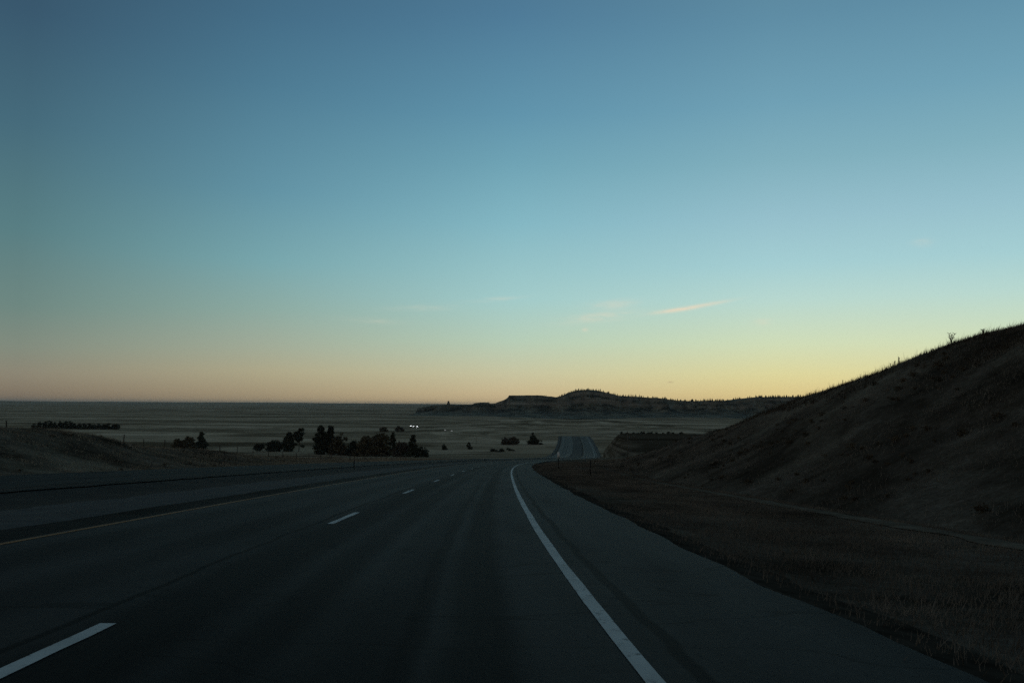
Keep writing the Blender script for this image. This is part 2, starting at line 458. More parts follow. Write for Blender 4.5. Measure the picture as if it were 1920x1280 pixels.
road = ribbon('road', -7.55, EDGE_R, M['asphalt'], 0.0, follow=False, jit=(0, .12), y1=440)
road2 = ribbon('road', -7.55, EDGE_R, M['asphalt_sky_sheen'], 0.0, follow=False, jit=(0, .5), y0=436)
tag(road2, 'far flat stretch of the same carriageway, painted paler as by sky reflection', 'road', kind='structure')
tag(road, 'dark two-lane asphalt carriageway running downhill ahead', 'road', kind='structure')
sh = ribbon('paved_shoulder', EDGE_L, -7.56, M['asphalt_dark'], -0.006, follow=False, jit=(.15, 0))
tag(sh, 'narrow blackish left shoulder beside the yellow line', 'shoulder', kind='structure')
gs = ribbon('gravel_strip', -11.9, EDGE_L + .06, M['gravel'], 0.035, jit=(.5, .05))
tag(gs, 'pale gravel strip along the near side of the median', 'gravel', kind='structure')
gf = ribbon('gravel_strip', -15.7, -9.0, M['gravel'], 0.05, jit=(.4, .3), y0=430)
tag(gf, 'pale gravel median between the carriageways on the far flat stretch', 'gravel', kind='structure')
md = ribbon('median', -16.1, -11.6, M['median'], 0.02, jit=(.1, .1))
tag(md, 'dull dark gravel median between the carriageways', 'median', kind='structure')
op = ribbon('opposite_road', -27.0, -16.0, M['asphalt_far'], 0.055, jit=(.1, .1), y1=440)
op2 = ribbon('opposite_road', -27.0, -16.0, M['asphalt_sky_sheen'], 0.055, jit=(.4, .3), y0=436)
tag(op2, 'far flat stretch of the opposite carriageway, painted paler as by sky reflection', 'road', kind='structure')
tag(op, 'opposite carriageway of grey asphalt beyond the median', 'road', kind='structure')
os_ = ribbon('gravel_edge', -28.6, -26.9, M['median'], 0.04, jit=(.5, .1))
tag(os_, 'dull gravel edge below the grass bank', 'gravel', kind='structure')
ge = ribbon('gravel_edge', EDGE_R - .1, 4.3, M['gravel'], 0.04, jit=(0, .9), y0=430)
tag(ge, 'pale gravel edge right of the road on the far flat stretch', 'gravel', kind='structure')
gl = ribbon('gravel_edge', -30.6, -28.3, M['gravel'], 0.04, jit=(.9, .2), y0=430)
tag(gl, 'pale gravel edge left of the opposite carriageway on the far flat stretch', 'gravel', kind='structure')
dd = ribbon('dirt_shoulder', EDGE_R - .4, 2.5, M['dirt'], 0.012, jit=(.0, .35), y1=420)
tag(dd, 'dark bare dirt along the right edge of the asphalt', 'dirt', kind='structure')
tr = ribbon('dirt_track', 8.08, 8.74, M['track'], 0.02, y1=50, jit=(.3, .3))
tag(tr, 'pale dirt track line along the ditch below the hill', 'track', kind='structure')

el = ribbon('edge_line', -0.06, 0.06, M['white'], 0.005, follow=False, nseg=2, jit=(.012, .012))
tag(el, 'solid white edge line down the right side of the road', 'road marking')
yl = ribbon('edge_line', -7.46, -7.35, M['yellow'], 0.005, follow=False, nseg=2, jit=(.012, .012))
tag(yl, 'solid yellow edge line along the left side of the near carriageway', 'road marking')
y2 = ribbon('edge_line', -16.95, -16.83, M['yellow_faded'], 0.060, nseg=2)
tag(y2, 'faint yellow edge line on the opposite carriageway', 'road marking')
w2 = ribbon('edge_line', -24.6, -24.48, M['white_faded'], 0.060, nseg=2)
tag(w2, 'faint white edge line on the far side of the opposite carriageway', 'road marking')

# dashes: 3.05 m long, 12.19 m apart
dash_lab = ['white lane dash nearest the camera, running out of the lower left of the frame',
            'second white lane dash ahead, at mid-left of the lanes', 'third white lane dash ahead, shorter with distance',
            'fourth white lane dash ahead, a small pale bar', 'fifth white lane dash ahead, a tiny pale bar']
def dash(y0, soff, lift, follow, label, group):
    ys = np.linspace(y0, y0 + 3.05, 8)
    v = []
    for a in ys:
        for ss in (-.06, .06):
            x = float(Rx(a)) + soff + ss + 0.006 * random.uniform(-1, 1)
            z = (gz(x, a) if follow else float(Zr(a))) + lift
            v.append((x, a, z))
    o = mesh_obj('lane_dash', v, grid_faces(8, 2), M['white_faded' if follow else 'white'])
    return tag(o, label, 'road marking', group)
y_first = 6.39 - 3.05
for k in range(16):
    a = y_first + 12.19 * k
    lab = dash_lab[k] if k < 5 else 'one of the tiny far white dashes running on toward the bend'
    dash(a, -3.66, 0.005, False, lab, 'white lane dashes on the near carriageway')
for k in range(12):
    dash(22 + 12.19 * k, -20.6, 0.060, True, 'faint white dash on the opposite carriageway', 'white lane dashes on the opposite carriageway')

# ------------------------------------------------------------------ butte
def skyz(px, py, D):  # height of a skyline point D metres off
    hor = HOR + (px - 960) * math.tan(ROLL)
    return 1.24 + (hor - py) / F * D
BD = 3000.0
sky_pts = [(788, 765), (806, 761.5), (815, 759.8), (836, 758.8), (841, 758.5), (852, 759), (886, 758.5), (891, 755.5), (900, 754.6), (917, 754.2), (919, 756.8), (930, 756), (933, 754), (944, 750.5), (950, 747.5), (953.5, 744.5), (955, 741.2), (970, 741), (1000, 741), (1015, 741.2), (1035, 743.3), (1043, 744.8), (1058, 741), (1068, 735.5), (1085, 732), (1100, 730.6), (1120, 732), (1145, 737.2), (1160, 741.5), (1190, 743.5), (1230, 746), (1265, 750), (1290, 752), (1330, 751), (1370, 751.5), (1385, 747.5), (1420, 744), (1460, 744), (1520, 743), (1600, 742), (1720, 744), (1820, 752), (1900, 764)]
bx = np.array([(p[0] - 960) / F * BD for p in sky_pts])
bz = np.array([skyz(p[0], p[1], BD) for p in sky_pts])
GZ = float(np.interp(900, _y, _Z)) - 1.5
nx, ny = 460, 110
gx = np.linspace(bx[0], bx[-1], nx)
gv = np.concatenate([np.linspace(-620, -240, 26), np.linspace(-230, 60, 60), np.linspace(80, 700, 24)])
GVV, GXX = np.meshgrid(gv, gx, indexing='ij')
top = np.interp(GXX, bx, bz)
H = np.maximum(top - GZ, 0.5)
gully = fbm(GXX / 70.0, GXX * 0 + 3.1, 5, 4) * 55 + fbm(GXX / 26.0, GVV / 80.0, 8, 4) * 26
v = GVV + gully
apron = np.interp(v, [-600, -330, -170, -110], [0, .05, .24, .42])
cl = np.interp(v, [-110, -96, -80, -60, -50, -8, 0], [0, .12, .5, .62, .93, .985, 1.0])
fr = apron + (1 - .42) * cl
fr = np.where(GVV > 0, np.interp(GVV, [0, 120, 700], [1, .97, .2]), np.minimum(fr, 1))
fr = fr * (0.0 + sstep(-620, -560, GVV))
BZ = GZ - 2 + (H + 2) * fr + fbm(GXX / 18.0, GVV / 18.0, 12, 4) * 2.2 * np.clip(fr * 1.2, 0, 1) * (1 - sstep(-14, 0, GVV) * (1 - sstep(0, 14, GVV)) * .6)
# the perspective plan: keep each column on its own bearing so the crest stays where it stands
BX = GXX + GVV * 0.0
BY = BD + GVV
butte = mesh_obj('butte', np.stack([BX, BY, BZ], -1).reshape(-1, 3), grid_faces(len(gv), nx), M['butte'], smooth=False)
tag(butte, 'long dark butte with cliff bands on the horizon', 'butte', kind='structure')
# little rock spire on the low ridge
m = MB()
spx = (842 - 960) / F * BD
spz = float(np.interp(spx, bx, bz))
m.tube([(0, 0, -6), (0, 0, 1.5), (0.4, 0, 4), (0.1, 0, 8), (-.2, 0, 11.5), (0.3, 0, 13.5)], [11, 8.5, 5.2, 3.6, 3.8, 1.2], 9)
sp_o = m.build('rock_spire', M['butte']); sp_o.location = (spx, BD, spz)
tag(sp_o, 'small lone rock spire on the low ridge left of the butte', 'rock')

# ------------------------------------------------------------------ vegetation
def leaf_cloud(centres, radii, n, size, squash=1.0, seed=0):
    r = np.random.default_rng(seed)
    w = np.array(radii) ** 2; w = w / w.sum()
    idx = r.choice(len(centres), n, p=w)
    c = np.array(centres)[idx]; rad = np.array(radii)[idx]
    d = r.normal(size=(n, 3)); d /= np.linalg.norm(d, axis=1)[:, None]
    rr = rad * (r.random(n) ** 0.5) * np.where(r.random(n) < .22, 1.45, 1.0)
    p = c + d * rr[:, None] * np.array([1, 1, squash])
    a = r.normal(size=(n, 3)); a /= np.linalg.norm(a, axis=1)[:, None]
    b = np.cross(a, r.normal(size=(n, 3))); b /= np.linalg.norm(b, axis=1)[:, None]
    s = size * (0.6 + 0.8 * r.random(n))[:, None]
    v = np.stack([p - a * s, p + b * s * .6, p + a * s, p - b * s * .6], 1).reshape(-1, 3)
    f = np.arange(n * 4).reshape(-1, 4)
    return v, f

def crown_shape(kind, w, h, seed):
    """clump centres and radii of a crown w wide, h tall standing on z = 0, and its limbs"""
    r = random.Random(seed)
    C, Q = [], []
    if kind == 'pine':          # open, irregular, several storeys of boughs
        n = 15
        for i in range(n):
            t = 0.16 + 0.82 * i / (n - 1)
            env = (0.5 * w) * (1.0 - 0.72 * max(0, t - 0.45) / 0.55) * (0.75 if t < 0.3 else 1)
            a = r.uniform(0, 6.28); q = r.uniform(0.10, 0.17) * w * (1.35 - 0.6 * t)
            d = r.uniform(0.15, 1.0) * max(0, env - q)
            C.append((d * math.cos(a), d * math.sin(a), t * h - q * .3)); Q.append(q)
            C.append((-d * .8 * math.cos(a + .5), -d * .8 * math.sin(a + .5), t * h - q * .5)); Q.append(q * .9)
        sq = 0.62
    elif kind == 'tuft':        # pine with a bare stem and tufts on top
        for i in range(11):
            t = r.uniform(0.48, 0.96); a = r.uniform(0, 6.28); d = r.uniform(.05, .36) * w * (1.15 - .5 * t)
            C.append((d * math.cos(a), d * math.sin(a), t * h)); Q.append(r.uniform(.13, .22) * w)
        C.append((w * .3, 0, .24 * h)); Q.append(.12 * w); C.append((-w * .25, 0, .33 * h)); Q.append(.1 * w)
        sq = 0.6
    elif kind == 'juniper':
        for i in range(16):
            t = r.uniform(0.05, 0.93); a = r.uniform(0, 6.28)
            env = 0.5 * w * (1 - t) ** 0.7
            d = r.uniform(0, .75) * env
            q = max(.09 * w, .42 * env)
            C.append((d * math.cos(a), d * math.sin(a), t * h)); Q.append(q)
        sq = 0.85
    elif kind == 'shrub':
        for i in range(14):
            a = r.uniform(0, 6.28); d = r.uniform(0, .42) * w
            t = r.uniform(.12, .78) * (1 - (d / (.55 * w)) ** 2 * .6)
            C.append((d * math.cos(a), d * math.sin(a), t * h)); Q.append(r.uniform(.09, .17) * w)
        sq = min(1.0, 1.1 * h / w)
    elif kind == 'dome':        # crown that comes right down to the grass
        for i in range(46):
            a = r.uniform(0, 6.28); ph = math.acos(r.uniform(0, 1)); k = r.uniform(.3, 1) ** .6
            q = r.uniform(.085, .17) * w * min(1, 1.3 * h / w)
            lump = .93 + .08 * math.sin(3 * a + seed) + r.uniform(-.05, .05)
            C.append(((.5 * w - q * .8) * k * lump * math.sin(ph) * math.cos(a), (.5 * w - q * .8) * k * lump * math.sin(ph) * math.sin(a), q * .5 + (h - 1.3 * q) * k * math.cos(ph) * lump)); Q.append(q)
        sq = 0.8
    else:                       # round deciduous
        for i in range(34):
            a = r.uniform(0, 6.28); ph = math.acos(r.uniform(-1, 1)); k = r.uniform(.45, 1)
            q = r.uniform(.10, .19) * w
            C.append(((.5 * w - q) * k * math.sin(ph) * math.cos(a), (.5 * w - q) * k * math.sin(ph) * math.sin(a), .45 * h + (.54 * h - q * .5) * k * math.cos(ph))); Q.append(q)
        sq = 0.85
    return C, Q, sq

def tree(name, kind, mat, loc, w, h, label, group, cat='tree', seed=0, n=None, size=None, parts=True):
    C, Q, sq = crown_shape(kind, w, h, seed)
    n = n or int(np.clip(1500 * (w * h / 40.0) ** .5, 900, 3600))
    size = size or max(0.16, 0.05 * math.sqrt(w * h))
    root = empty(name, Vector(loc) - Vector((0, 0, .25)), random.uniform(0, 6.28))
    v, f = leaf_cloud(C, Q, n, size, sq, seed)
    v[:, 2] = np.maximum(v[:, 2], 0.02)
    mesh_obj('crown', v, f, M[mat], root)
    m = MB()
    top = .93 * h if kind in ('pine', 'juniper', 'tuft') else .6 * h
    r0 = max(.05, .02 * h)
    pts = [(0.02 * h * math.sin(3 * t + seed), 0.02 * h * math.cos(2 * t + seed), -0.3 + (top + .3) * t) for t in np.linspace(0, 1, 6)]
    m.tube(pts, np.linspace(r0, r0 * .25, 6), 6)
    for c, q in list(zip(C, Q))[:9]:
        z0 = max(.1 * h, min(top * .95, c[2] - .12 * h))
        m.tube([(0, 0, z0), (c[0] * .5, c[1] * .5, (z0 + c[2]) / 2 + .02 * h), c], [r0 * .4, r0 * .28, r0 * .1], 5)
    m.build('trunk', M['bark'], root)
    return tag(root, label, cat, group)

def px_tree(px, py, wpx, hpx, name, kind, mat, label, group, cat='tree', seed=0, **k):
    p = hit(px, py, 215)
    sc = p.y / F
    return tree(name, kind, mat, p, wpx * sc * 1.05, hpx * sc * 1.04, label, group, cat, seed, **k)

g1 = 'trees and bushes in the hollow beyond the opposite carriageway'
px_tree(334, 849, 30, 30, 'bush', 'dome', 'round', 'low rounded brownish bush left of the lone pine', g1, 'bush', 1)
px_tree(352, 849, 34, 37, 'bush', 'dome', 'round', 'taller rounded brownish bush close beside the lone pine', g1, 'bush', 2)
px_tree(377, 849, 27, 38, 'pine_tree', 'pine', 'pine', 'lone dark pine beside two rounded bushes', g1, 'tree', 3)
px_tree(487, 846, 26, 17, 'bush', 'shrub', 'juniper', 'low dark bush at the left end of the long tree row', g1, 'bush', 4)
px_tree(514, 846, 36, 24, 'bush', 'dome', 'juniper', 'dark dome-shaped bush left of the two thin pines', g1, 'bush', 5)
px_tree(541, 846, 34, 34, 'pine_tree', 'pine', 'pine', 'squat dark pine left of the thin bare-stemmed pine', g1, 'tree', 6)
px_tree(560, 846, 27, 41, 'pine_tree', 'tuft', 'pine', 'thin pine with a bare lower stem and tufted top', g1, 'tree', 7)
px_tree(601, 852, 40, 52, 'pine_tree', 'pine', 'pine', 'tall dark pine with a pointed top, left of a matching pair', g1, 'tree', 8)
px_tree(619, 852, 36, 52, 'pine_tree', 'pine', 'pine', 'tall dark pine with a pointed top, right of a matching pair', g1, 'tree', 9)
px_tree(635, 853, 42, 43, 'round_tree', 'dome', 'round', 'rounded brown-green tree against the right side of the tall pine pair', g1, 'tree', 10)
px_tree(662, 854, 34, 30, 'bush', 'dome', 'juniper', 'dark bush filling the dip between the tall pines and the broad tree', g1, 'bush', 11)
px_tree(684, 855, 50, 44, 'round_tree', 'dome', 'round', 'broad rounded dark tree in the middle of the row', g1, 'tree', 12)
px_tree(713, 855, 56, 46, 'round_tree', 'dome', 'round', 'broadest rounded tree of the row with a brownish crown', g1, 'tree', 13)
px_tree(736, 853, 22, 41, 'pine_tree', 'pine', 'pine', 'slim dark pine right of the broadest rounded tree', g1, 'tree', 14)
px_tree(752, 856, 36, 34, 'round_tree', 'dome', 'greybush', 'greyish thin-crowned tree between the slim pine and the peaked one', g1, 'tree', 15)
px_tree(772, 856, 36, 41, 'pine_tree', 'juniper', 'pine', 'peaked dark evergreen near the right end of the row', g1, 'tree', 16)
px_tree(790, 857, 30, 24, 'bush', 'dome', 'juniper', 'low dark bush closing the right end of the row', g1, 'bush', 17)
g2 = 'lone trees and bushes on the slope left of the bend'
px_tree(832, 843, 17, 11, 'juniper_bush', 'juniper', 'juniper', 'small dark juniper, left of two on the slope', g2, 'bush', 21)
px_tree(879, 842, 17, 13, 'juniper_bush', 'juniper', 'juniper', 'small dark juniper, right of two on the slope', g2, 'bush', 22)
px_tree(947, 833, 20, 16, 'bush', 'dome', 'greybush', 'pale bare bush, left of the pair before the dark spired juniper', g2, 'bush', 23)
px_tree(962, 833, 26, 20, 'bush', 'dome', 'greybush', 'wider pale bare bush nearer the dark spired juniper', g2, 'bush', 24)
px_tree(998, 833, 20, 26, 'juniper_tree', 'juniper', 'juniper', 'dark spired juniper beside the far road', g2, 'tree', 25)
px_tree(1008, 833, 22, 12, 'bush', 'shrub', 'juniper', 'low dark bush at the foot of the spired juniper', g2, 'bush', 26)
for k, (a, b, c, d) in enumerate([(925, 846, 18, 7), (941, 847, 22, 8), (956, 845, 18, 7)]):
    px_tree(a, b, c, d, 'bush', 'shrub', 'juniper', ['leftmost', 'middle', 'rightmost'][k] + ' of three low dark bushes in the grass above the road edge', g2, 'bush', 30 + k)
px_tree(719, 809, 19, 11, 'tree', 'dome', 'round', 'small distant rounded tree, left of two beyond the tree row', 'distant trees on the plain', 'tree', 35)
px_tree(749, 809, 21, 12, 'tree', 'dome', 'greybush', 'small distant paler tree, right of two beyond the tree row', 'distant trees on the plain', 'tree', 36)

# shelterbelt far out on the left
hb = [(64, 12), (74, 15), (84, 18), (93, 20), (103, 18), (112, 19), (121, 20), (131, 18), (140, 16), (149, 15), (158, 14), (167, 14), (176, 13), (185, 13), (194, 14), (203, 15), (212, 15), (219, 12)]
belt0 = hit(64, 803, 500)
for k, (px, hp) in enumerate(hb):
    d = ray(px, 803)
    y = belt0.y + 3 * math.sin(k * 1.7)
    x = d.x * y
    if k < 4:
        o = tree('tree', 'dome', 'juniper', (x, y, gz(x, y) - .3), 14 * y / F, hp * y / F, None, None, 'tree', 50 + k, n=1300)
        if k == 0: protos = []
        protos.append((o, hp))
    else:
        src, shp = protos[k % 4]
        o = src.copy(); col.objects.link(o)
        o.location = (x, y, gz(x, y) - .3); o.rotation_euler = (0, 0, random.uniform(0, 6.28))
        q = hp / shp; o.scale = (random.uniform(.75, 1.35), random.uniform(.75, 1.35), q * random.uniform(.85, 1.12))
        for ch in src.children:
            c = ch.copy(); col.objects.link(c); c.parent = o
    lab = 'dark tree standing inside the far shelterbelt row on the left'
    if k == 0: lab = 'dark tree at the left end of the far shelterbelt row'
    if k == len(hb) - 1: lab = 'dark tree at the right end of the far shelterbelt row'
    tag(o, lab, 'tree', 'trees of the far shelterbelt')

# bushes along the top of the dark spur
def gz_top(px):
    d = ray(px, 816)
    ys = np.arange(330, 520, 1.0)
    z = G(d.x * ys, ys)
    i = int(np.argmax((z - CAM.z) / ys))
    return Vector((d.x * ys[i], ys[i], float(z[i])))
for k, px in enumerate([1166, 1176, 1188, 1196, 1203, 1208, 1215, 1222, 1231, 1243, 1254, 1262, 1277]):
    p = gz_top(px)
    sc = p.y / F
    lab = 'low dark bush on the flat top of the dark spur right of the far road'
    tree('bush', 'shrub', 'juniper', p - Vector((0, 0, .15)), random.uniform(7, 13) * sc, random.uniform(3.5, 6) * sc, lab, 'bushes along the top of the dark spur', 'bush', 70 + k, n=260, size=.22)

# pines along the butte crest and scattered down its face
def pine_mesh(seed):
    r = np.random.default_rng(seed)
    V, Fc = [], []
    n = 150
    for i in range(n):
        t = r.random() ** .8; a = r.random() * 6.28
        rad = (1 - t ** 1.4) * 2.7 * (.5 + .6 * r.random()) + .35
        z = .6 + t * 7.2
        c = np.array([rad * .55 * math.cos(a), rad * .55 * math.sin(a), z])
        tip = np.array([rad * math.cos(a), rad * math.sin(a), z - .35])
        sd = np.array([-math.sin(a), math.cos(a), 0]) * .6 * (1.2 - t)
        b = len(V)
        V += [c + sd + (0, 0, .3), tip, c - sd + (0, 0, .3), c * (1, 1, 1) + (0, 0, 1.1)]
        Fc.append((b, b + 1, b + 2, b + 3))
    return np.array(V), np.array(Fc)
pm = []
for k in range(3):
    o = mesh_obj('pine_tree', *pine_mesh(200 + k), M['pine'])
    pm.append(o)
cr = random.Random(5)
placed = 0
def butte_z(x, y):
    i = np.clip(np.searchsorted(gv, y - BD) , 1, len(gv) - 1)
    j = np.clip(np.searchsorted(gx, x), 1, nx - 1)
    return float(min(BZ[i, j], BZ[i - 1, j], BZ[i, j - 1]))
def butte_pine(px, dv, sc, lab, grp):
    global placed
    x = (px - 960) / F * BD; y = BD + dv
    src = pm[placed % 3]
    o = src if placed < 3 else src.copy()
    if placed >= 3: col.objects.link(o)
    o.location = (x, y, butte_z(x, y) - .6)
    o.rotation_euler = (0, 0, cr.uniform(0, 6.28)); o.scale = (sc, sc, sc * cr.uniform(.85, 1.2))
    placed += 1
    tag(o, lab, 'tree', grp)
px = 1052.0
while px < 1500:
    dens = 1.0 if px > 1160 else 0.75
    px += cr.uniform(.7, 2.6) / dens
    if vnoise(np.array([px / 7.0]), np.array([8.8]), 14)[0] < -0.3: continue
    butte_pine(px, cr.uniform(-6, 24), cr.choice((.6, .75, .9, 1.0, 1.15)) * cr.uniform(.8, 1.1), 'tiny dark pine on the wooded skyline of the butte', 'pines along the butte crest')
while placed < 290:
    px = cr.uniform(980, 1480)
    if vnoise(np.array([px / 23.0]), np.array([2.3]), 4)[0] < -0.35: continue
    butte_pine(px, -abs(cr.gauss(0, 60)) - 4, cr.uniform(.55, 1.0), 'tiny dark pine scattered on the face of the butte', 'pines on the butte face')

# ------------------------------------------------------------------ grass
def grass(name, xs, ys, hts, mat, label, blades=5, spread=0.16, wid=0.016, lean=0.45, seed=1):
    r = np.random.default_rng(seed)
    n = len(xs) * blades
    X = np.repeat(xs, blades) + r.normal(0, spread, n); Y = np.repeat(ys, blades) + r.normal(0, spread, n)
    Hh = np.repeat(hts, blades) * (0.55 + 0.6 * r.random(n))
    Z = G(X, Y) - .02
    a = r.random(n) * 6.283; wd = np.repeat(np.maximum(wid, ys * 0.00022), blades)
    dx, dy = np.cos(a) * wd, np.sin(a) * wd
    b = r.random(n) * 6.283; ln = Hh * lean * r.random(n)
    tx, ty = X + np.cos(b) * ln + .12 * Hh, Y + np.sin(b) * ln
    v = np.stack([np.stack([X - dx, Y - dy, Z], -1), np.stack([X + dx, Y + dy, Z], -1), np.stack([tx, ty, Z + Hh], -1)], 1).reshape(-1, 3)
    o = mesh_obj(name, v, np.arange(n * 3).reshape(-1, 3), mat)
    return tag(o, label, 'grass', kind='stuff')

def scatter(n, s0, s1, y0, y1, seed, pw=1.0):
    r = np.random.default_rng(seed)
    y = y0 + (y1 - y0) * r.random(n) ** pw
    s = s0 + (s1 - s0) * r.random(n)
    x = Rx(y) + s
    keep = fbm(x / 3.5, y / 3.5, 91, 3) + r.normal(0, .25, n) > -0.15
    return x[keep], y[keep], s[keep], r
x, y, s, r = scatter(80000, 1.95, 10.4, 2.5, 130, 5, 1.5)
k = ((np.abs(s - 8.42) > .36) | (r.random(len(s)) < .05)) & (s > 1.95 + 2.6 * r.random(len(s)) ** 2)
grass('verge_grass', x[k], y[k], .04 + .11 * r.random(k.sum()), M['verge'], 'short dry brown grass on the right verge', 5, .16, .006, .9, seed=3)
x, y, s, r = scatter(90000, 10.2, 33, 6, 235, 6, 1.15)
grass('hill_grass', x, y, .07 + .20 * r.random(len(x)) ** 1.5, M['grass'], 'dry brown grass covering the roadside hill', 4, .25, .008, .9, seed=4)
x, y, s, r = scatter(45000, -62, -28.8, 30, 260, 7, 1.0)
grass('bank_grass', x, y, .10 + .25 * r.random(len(x)), M['bank'], 'dry grass on the bank beyond the opposite carriageway', 4, .25, .012, .9, seed=5)
# uneven fringe of tufts on the crest, and low scrub over hill, verge and bank
x, y, s, r = scatter(16000, 21, 34, 28, 130, 18)
grass('crest_grass', x, y, (.12 + .40 * r.random(len(x)) ** 2) * (.6 + .7 * np.clip(fbm(x / 1.6, y / 1.6, 55, 3) + .5, 0, 1.2)), M['weed'], 'uneven tufts of dead grass fringing the hill crest', 6, .14, .007, .6, seed=16)
def scrub(name, n, s0, s1, y0, y1, seed, label):
    r = np.random.default_rng(seed)
    y = y0 + (y1 - y0) * r.random(n); s = s0 + (s1 - s0) * r.random(n); x = Rx(y) + s
    k = fbm(x / 7, y / 7, seed, 3) + r.normal(0, .3, n) > .1
    x, y = x[k], y[k]
    q = .10 + .16 * r.random(len(x)) ** 2
    C = np.stack([x, y, G(x, y) + q * .45], -1)
    v, f = leaf_cloud(C, q, int(len(x) * 60), .035, .6, seed)
    return tag(mesh_obj(name, v, f, M['scrub']), label, 'scrub', kind='stuff')
scrub('scrub', 2600, 10.5, 33, 12, 200, 301, 'low dark scrub scattered over the roadside hill')
scrub('scrub', 700, -60, -31, 40, 230, 303, 'low dark scrub scattered over the bank across the highway')
# tall stems along the crest of the hill
x, y, s, r = scatter(600, 23, 34, 30, 190, 8)
grass('tall_stems', x, y, .3 + .6 * r.random(len(x)) ** 2, M['weed'], 'tall thin dead stems standing along the hill crest', 3, .25, .007, .25, seed=6)

def crest(px):
    d = ray(px, 640)
    ys = np.arange(25, 240, .5); z = G(d.x * ys, ys)
    i = int(np.argmax((z - CAM.z) / ys))
    return Vector((d.x * ys[i], ys[i], float(z[i])))
def weed(px, hpx, label, stems, seed, bushy=False):
    p = crest(px); h = hpx * p.y / F
    r = random.Random(seed); m = MB()
    for i in range(stems):
        a = r.uniform(0, 6.28); L_ = h * r.uniform(.55, 1); w = h * (.38 if bushy else .12)
        tip = (w * math.cos(a), w * math.sin(a), L_)
        mid_ = (tip[0] * .35, tip[1] * .35, L_ * .5)
        m.tube([(0, 0, -.1), mid_, tip], [.022, .018, .010], 5)
        for q in range(3 if bushy else 6):
            t = r.uniform(.45, 1); b = r.uniform(0, 6.28); bl = h * (.2 if bushy else .07)
            c = [tip[j] * t for j in range(3)]
            m.tube([c, (c[0] + bl * math.cos(b), c[1] + bl * math.sin(b), c[2] + bl * .8)], [.016, .008 if bushy else .02], 4)
    o = m.build('weed', M['weed']); o.location = p
    return tag(o, label, 'weed', 'weeds on the hill crest')
weed(1783, 20, 'tall bare branching weed highest on the hill crest', 7, 1, True)
weed(1684, 13, 'thick dead weed stalk, right of three on the hill crest', 3, 2)
weed(1677, 10, 'dead weed stalk, middle of three on the hill crest', 3, 3)
weed(1669, 9, 'dead weed stalk, left of three on the hill crest', 2, 4)
weed(1579, 10, 'thin weed stem low on the hill crest', 2, 5)
weed(1844, 9, 'small weed near the upper right end of the hill crest', 4, 6, True)
weed(1516, 7, 'short weed where the hill crest meets the wooded ridge', 3, 7)

# ------------------------------------------------------------------ posts, fence, poles
def delineator(px, py, h, label, white):
    p = hit(px, py)
    root = empty('delineator_post', p)
    m = MB()
    m.box((0, 0, h / 2 - .1), (.075, .035, h + .2)); m.box((0, .03, h / 2 - .1), (.02, .03, h + .2))
    m.build('post', M['steel'], root)
    m = MB()
    if white:
        m.box((0, -.045, h - .17), (.21, .02, .46)); m.build('reflector', M['reflector'], root)
    else:
        m.disc((0, -.035, h - .08), .042, 12, 'y', .02); m.build('reflector', M['steel'], root)
    return tag(root, label, 'delineator', 'delineator posts beside the road')
delineator(1047, 880, 1.45, 'delineator post with a bright white reflector beside the bend', True)
delineator(1107, 893, 1.15, 'plain dark delineator post in the grass right of the bend', False)
delineator(664, 880, 1.15, 'short dark post in the median at the gravel edge', False)
delineator(420, 866, 1.3, 'dark post at the foot of the grass bank across the highway', False)

fr_ = empty('wire_fence', (float(Rx(90)) - 50, 90, gz(float(Rx(90)) - 50, 90)))
tag(fr_, 'old wooden post and wire fence along the grass bank across the highway', 'fence')
org = np.array(fr_.location)
fp = []
yv = 62.0
k = 0
while yv < 235:
    so = -50 + 12 * float(sstep(95, 190, yv))
    xv = float(Rx(yv)) + so
    h = 1.25 + .18 * math.sin(k * 2.1)
    z = gz(xv, yv)
    m = MB()
    tl = .05 * math.sin(k * 3.3)
    m.tube([(xv - org[0], yv - org[1], z - .4 - org[2]), (xv + tl - org[0], yv - org[1], z + h * .6 - org[2]), (xv + tl * 1.8 - org[0], yv - org[1], z + h - org[2])], [.075 if k % 5 == 0 else .055, .065 if k % 5 == 0 else .05, .06 if k % 5 == 0 else .045], 6)
    m.build('fence_post', M['wood'], fr_)
    fp.append((xv - org[0], yv - org[1], z - org[2]))
    yv += 4.6; k += 1
for i in range(4):
    m = MB()
    m.tube([(a, b, c + .32 + .27 * i) for a, b, c in fp], .006, 4)
    m.build('fence_wire', M['wire'], fr_)

def power_pole(px, py, hpx, label):
    p = hit(px, py, 330); h = hpx * p.y / F
    root = empty('power_pole', p)
    m = MB(); m.tube([(0, 0, -.5), (0, 0, h * .5), (0.03, 0, h)], [.17, .15, .11], 8); m.build('pole', M['pole'], root)
    m = MB(); m.box((0, 0, h - .75), (2.3, .1, .12)); m.build('crossarm', M['pole'], root)
    for xx in (-1.05, .35, 1.05):
        m = MB(); m.tube([(xx, 0, h - .7), (xx, 0, h - .58), (xx, 0, h - .5)], [.03, .06, .04], 6); m.build('insulator', M['reflector'], root)
    return tag(root, label, 'power pole', 'power poles')
power_pole(1177, 868, 50, 'thin pale wooden power pole in front of the dark spur')
power_pole(893, 834, 17, 'tiny far wooden power pole on the slope left of the bend')

